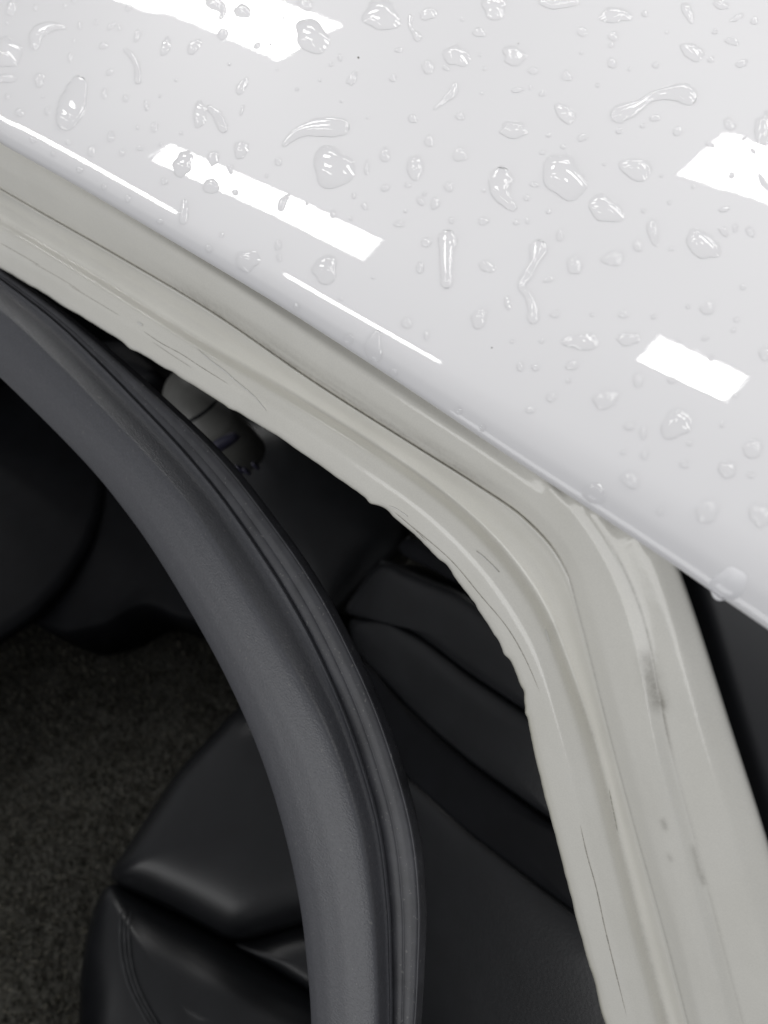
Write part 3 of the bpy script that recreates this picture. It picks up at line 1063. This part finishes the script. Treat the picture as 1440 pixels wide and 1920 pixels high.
SMALL = [  # the many small beads: (x, y, width, height, tilt)
    (22, 15, 20, 28, 20), (67, 15, 8, 10, 0), (122, 11, 6, 8, 0), (139, 2, 8, 6, 0), (242, 14, 9, 15, 35), (11, 147, 40, 17, -5),
    (150, 48, 8, 14, 0), (181, 42, 8, 8, 0), (209, 49, 8, 20, 42), (224, 53, 8, 8, 0), (258, 67, 12, 22, 18), (194, 86, 16, 12, -20),
    (132, 107, 9, 19, 10), (139, 77, 5, 5, 0), (206, 136, 14, 10, -25), (15, 44, 5, 6, 0), (196, 175, 12, 20, 5), (236, 184, 11, 14, 10),
    (89, 208, 10, 14, 15), (15, 181, 8, 10, 0), (81, 181, 5, 5, 0), (37, 211, 15, 15, 0), (275, 197, 9, 20, 0), (290, 238, 13, 18, 20),
    (208, 256, 12, 24, 5), (258, 239, 6, 8, 0), (229, 286, 10, 14, 15), (263, 278, 14, 8, -10), (172, 283, 14, 20, 15), (129, 267, 10, 9, 0),
    (499, 10, 4, 4, 0), (532, 34, 4, 5, 0), (457, 42, 3, 3, 0), (418, 64, 20, 22, 20), (482, 86, 15, 11, -35), (507, 83, 5, 5, 0),
    (638, 108, 10, 12, 0), (621, 121, 8, 8, 0), (661, 147, 14, 31, 30), (737, 146, 12, 16, 10), (748, 94, 16, 9, 5), (454, 206, 6, 22, 15),
    (557, 168, 6, 6, 0), (722, 290, 20, 26, 5), (867, 37, 6, 6, 0), (899, 61, 22, 18, 0), (1092, 60, 20, 16, 0),
    (803, 125, 24, 26, 30), (837, 128, 14, 8, 20), (900, 103, 6, 6, 0), (909, 129, 8, 7, 0), (1000, 133, 20, 12, 10), (1063, 142, 20, 20, 0),
    (970, 169, 22, 9, 0), (1017, 176, 12, 9, 0), (903, 175, 6, 6, 0), (995, 164, 5, 10, 0), (774, 222, 17, 17, 0), (863, 218, 17, 14, 0),
    (805, 264, 18, 22, 10), (863, 289, 30, 25, 0), (1092, 258, 20, 12, -10), (1056, 275, 10, 8, 0), (1017, 286, 10, 8, 0), (1028, 254, 9, 6, 0),
    (1209, 26, 12, 11, 0), (1290, 22, 22, 36, -20), (1352, 9, 28, 18, 10), (1382, 33, 28, 11, -30), (1415, 39, 14, 14, 0), (1340, 60, 10, 8, 0),
    (1373, 78, 26, 13, 10), (1391, 119, 24, 13, -25), (1150, 68, 20, 16, 0), (1146, 85, 10, 9, 0), (1148, 118, 16, 22, -30), (1229, 122, 14, 10, 0),
    (1333, 112, 12, 10, 0), (1228, 221, 22, 12, 0), (1205, 236, 9, 8, 0), (1271, 246, 18, 16, 0), (1161, 246, 12, 10, 0), (1368, 232, 17, 30, -32),
    (1332, 271, 20, 9, 30), (1396, 258, 6, 15, 35), (1412, 283, 7, 14, -40), (1372, 329, 12, 12, 0), (1432, 342, 13, 34, -30), (1133, 308, 6, 6, 0),
    (1207, 395, 8, 10, 0), (1196, 460, 16, 24, 0), (1051, 440, 14, 24, 5), (1357, 434, 22, 13, 42), (1379, 427, 10, 16, 10), (1407, 434, 13, 24, -25),
    (1358, 392, 22, 10, -18), (1259, 467, 8, 8, 0), (1393, 538, 10, 12, 0), (688, 314, 10, 26, 5), (722, 352, 18, 12, 0), (765, 347, 12, 9, 0),
    (842, 350, 16, 20, 0), (817, 380, 16, 26, 10), (796, 363, 7, 9, 0), (789, 377, 11, 20, -30), (684, 386, 10, 16, -30), (664, 367, 8, 10, 0),
    (907, 357, 8, 6, 0), (1002, 346, 16, 10, 0), (988, 371, 12, 10, 0), (1029, 396, 10, 10, 0), (760, 396, 7, 6, 0), (907, 414, 22, 14, -15),
    (749, 420, 18, 12, 0), (847, 413, 10, 12, 0), (968, 417, 10, 10, 0), (989, 414, 8, 12, 0), (800, 454, 22, 16, 0), (788, 502, 13, 22, -5),
    (1029, 524, 20, 10, -10), (432, 317, 11, 20, -10), (441, 361, 12, 12, 0), (575, 382, 5, 7, 0), (624, 402, 11, 15, 15), (658, 410, 6, 7, 0),
    (522, 303, 14, 14, 30), (522, 459, 12, 22, 0), (524, 482, 10, 16, 0), (308, 340, 14, 12, -20), (302, 271, 9, 7, 0), (763, 605, 21, 20, 20), (800, 628, 11, 16, 0),
    (653, 636, 18, 24, 10), (738, 698, 15, 15, 0), (952, 567, 11, 28, -5), (1041, 589, 16, 14, 0), (1169, 589, 16, 16, 0), (1226, 593, 10, 10, 0),
    (1016, 639, 10, 8, 0), (976, 687, 14, 16, 0), (1004, 689, 14, 12, 0), (1073, 685, 22, 18, 0), (1066, 714, 10, 8, 0), (1197, 711, 20, 28, -10),
    (1034, 744, 18, 18, 0), (994, 768, 16, 14, 0), (1327, 577, 28, 24, -20), (1381, 599, 10, 10, 0), (1375, 619, 10, 8, 0), (1322, 634, 12, 9, 0),
    (1433, 662, 16, 32, -10), (1333, 671, 12, 12, 0), (1180, 799, 20, 15, 0), (1260, 713, 18, 10, 0), (1379, 742, 10, 8, 0), (1207, 810, 13, 26, 0),
    (1354, 795, 8, 12, 0), (1293, 831, 10, 10, 0), (1169, 848, 10, 10, 0), (1209, 852, 14, 17, 0), (1283, 870, 14, 16, -30), (1408, 890, 12, 12, 0),
    (1239, 958, 14, 14, 0), (62, 262, 12, 10, 20), (100, 288, 9, 9, 0), (150, 318, 11, 12, 10), (196, 350, 10, 10, 0), (240, 372, 10, 14, 0),
    (300, 415, 12, 10, 0), (392, 466, 15, 14, 30), (416, 440, 9, 10, 0), (556, 575, 12, 12, 0), (860, 770, 14, 14, 30), (905, 803, 12, 12, 0),
    (960, 640, 7, 7, 0), (1110, 590, 8, 8, 0), (1270, 640, 7, 8, 0), (1290, 575, 8, 8, 0), (1300, 350, 7, 7, 0), (1255, 380, 7, 7, 0), (1240, 330, 6, 6, 0),
    (690, 220, 6, 6, 0), (640, 190, 5, 5, 0), (600, 150, 6, 6, 0), (520, 130, 5, 6, 0), (430, 120, 6, 6, 0), (330, 150, 6, 6, 0), (300, 180, 5, 6, 0),
    (340, 250, 6, 7, 0), (500, 330, 6, 6, 0), (700, 520, 6, 6, 0), (640, 560, 7, 7, 0), (1120, 160, 7, 7, 0), (1180, 130, 6, 6, 0), (1090, 100, 6, 6, 0),
    (1250, 60, 7, 7, 0), (1300, 210, 0, 0, 0),
]


def put_drop(res, label, group=None):
    if res is None:
        return
    me, o = res
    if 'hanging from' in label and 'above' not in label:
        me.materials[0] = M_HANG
    ob = link('water_drop', me, M_WATER, None, label=label, category='water drop', group=group)
    ob.location = o


GRP = 'small water beads on the white roof'
SHORT = {}
for (x, y, w, h, a, lab) in BIG:
    if lab:
        SHORT[(x, y)] = lab
for sk, lab in STREAKS:
    q = sk[len(sk) // 2]
    SHORT[(q[0], q[1])] = lab
TRIM = (' with a bright arc', ' with a curved tail', ' with a long straight tail', ' with two white glints', ' with a tail', ' with a curved glint',
        ' with bright glints on both sides', ' at the left edge of the photo', ' of the photo', ' right of centre', ' in the middle of the roof',
        ' in the centre of the roof', ' above the roof edge', ' in the lower right of the roof', ' of the roof')


def short(lab):
    for t in TRIM:
        lab = lab.replace(t, '') if len(lab.split()) > 8 else lab
    return lab


def bead_label(x, y, w, h, ang, used):
    size = 'tiny' if max(w, h) < 9 else ('small' if max(w, h) < 18 else 'mid-sized')
    r = max(w, h) / max(1, min(w, h))
    shape = 'round' if r < 1.3 else ('tilted' if abs(ang) > 14 else ('upright' if h > w else 'wide'))
    near = sorted(SHORT, key=lambda q: (q[0] - x) ** 2 + (q[1] - y) ** 2)
    for q in near[:8]:
        dx, dy = x - q[0], y - q[1]
        if abs(dx) > 2 * abs(dy):
            d = 'left of' if dx < 0 else 'right of'
        elif abs(dy) > 2 * abs(dx):
            d = 'above' if dy < 0 else 'below'
        else:
            d = ('upper' if dy < 0 else 'lower') + (' left of' if dx < 0 else ' right of')
        lab = '%s %s bead %s the %s' % (size, shape, d, short(SHORT[q]))
        if lab not in used and len(lab.split()) <= 16:
            used.add(lab)
            return lab
    return '%s %s clear water bead among the larger drops on the roof' % (size, shape)


for i, (x, y, w, h, a, lab) in enumerate(BIG):
    if lab:
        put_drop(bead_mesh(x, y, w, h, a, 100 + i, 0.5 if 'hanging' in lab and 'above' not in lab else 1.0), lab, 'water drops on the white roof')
for i, (sk, lab) in enumerate(STREAKS):
    put_drop(streak_mesh(sk, 300 + i), lab, 'water drops on the white roof')
USED = set()
for i, (x, y, w, h, a) in enumerate(SMALL):
    if w:
        put_drop(bead_mesh(x, y, w, h, a, 500 + i), bead_label(x, y, w, h, a, USED), GRP)
# specks of dirt on the roof
for (x, y, r) in ((672, 108, 2.6), (972, 82, 1.3), (922, 652, 1.6)):
    t = tangent(x, y)
    me = mesh('dirt_speck', [t[1] * 0.00025] + [t[2] * (r * math.cos(k) * (0.7 + 0.6 * random.random())) + t[3] * (r * math.sin(k)) - t[1] * 0.00005 for k in [q * 0.7854 for q in range(8)]],
              [(0, 1 + k, 1 + (k + 1) % 8) for k in range(8)])
    sp = link('dirt_speck', me, M_SPECK, roof)
    sp.location = t[0]
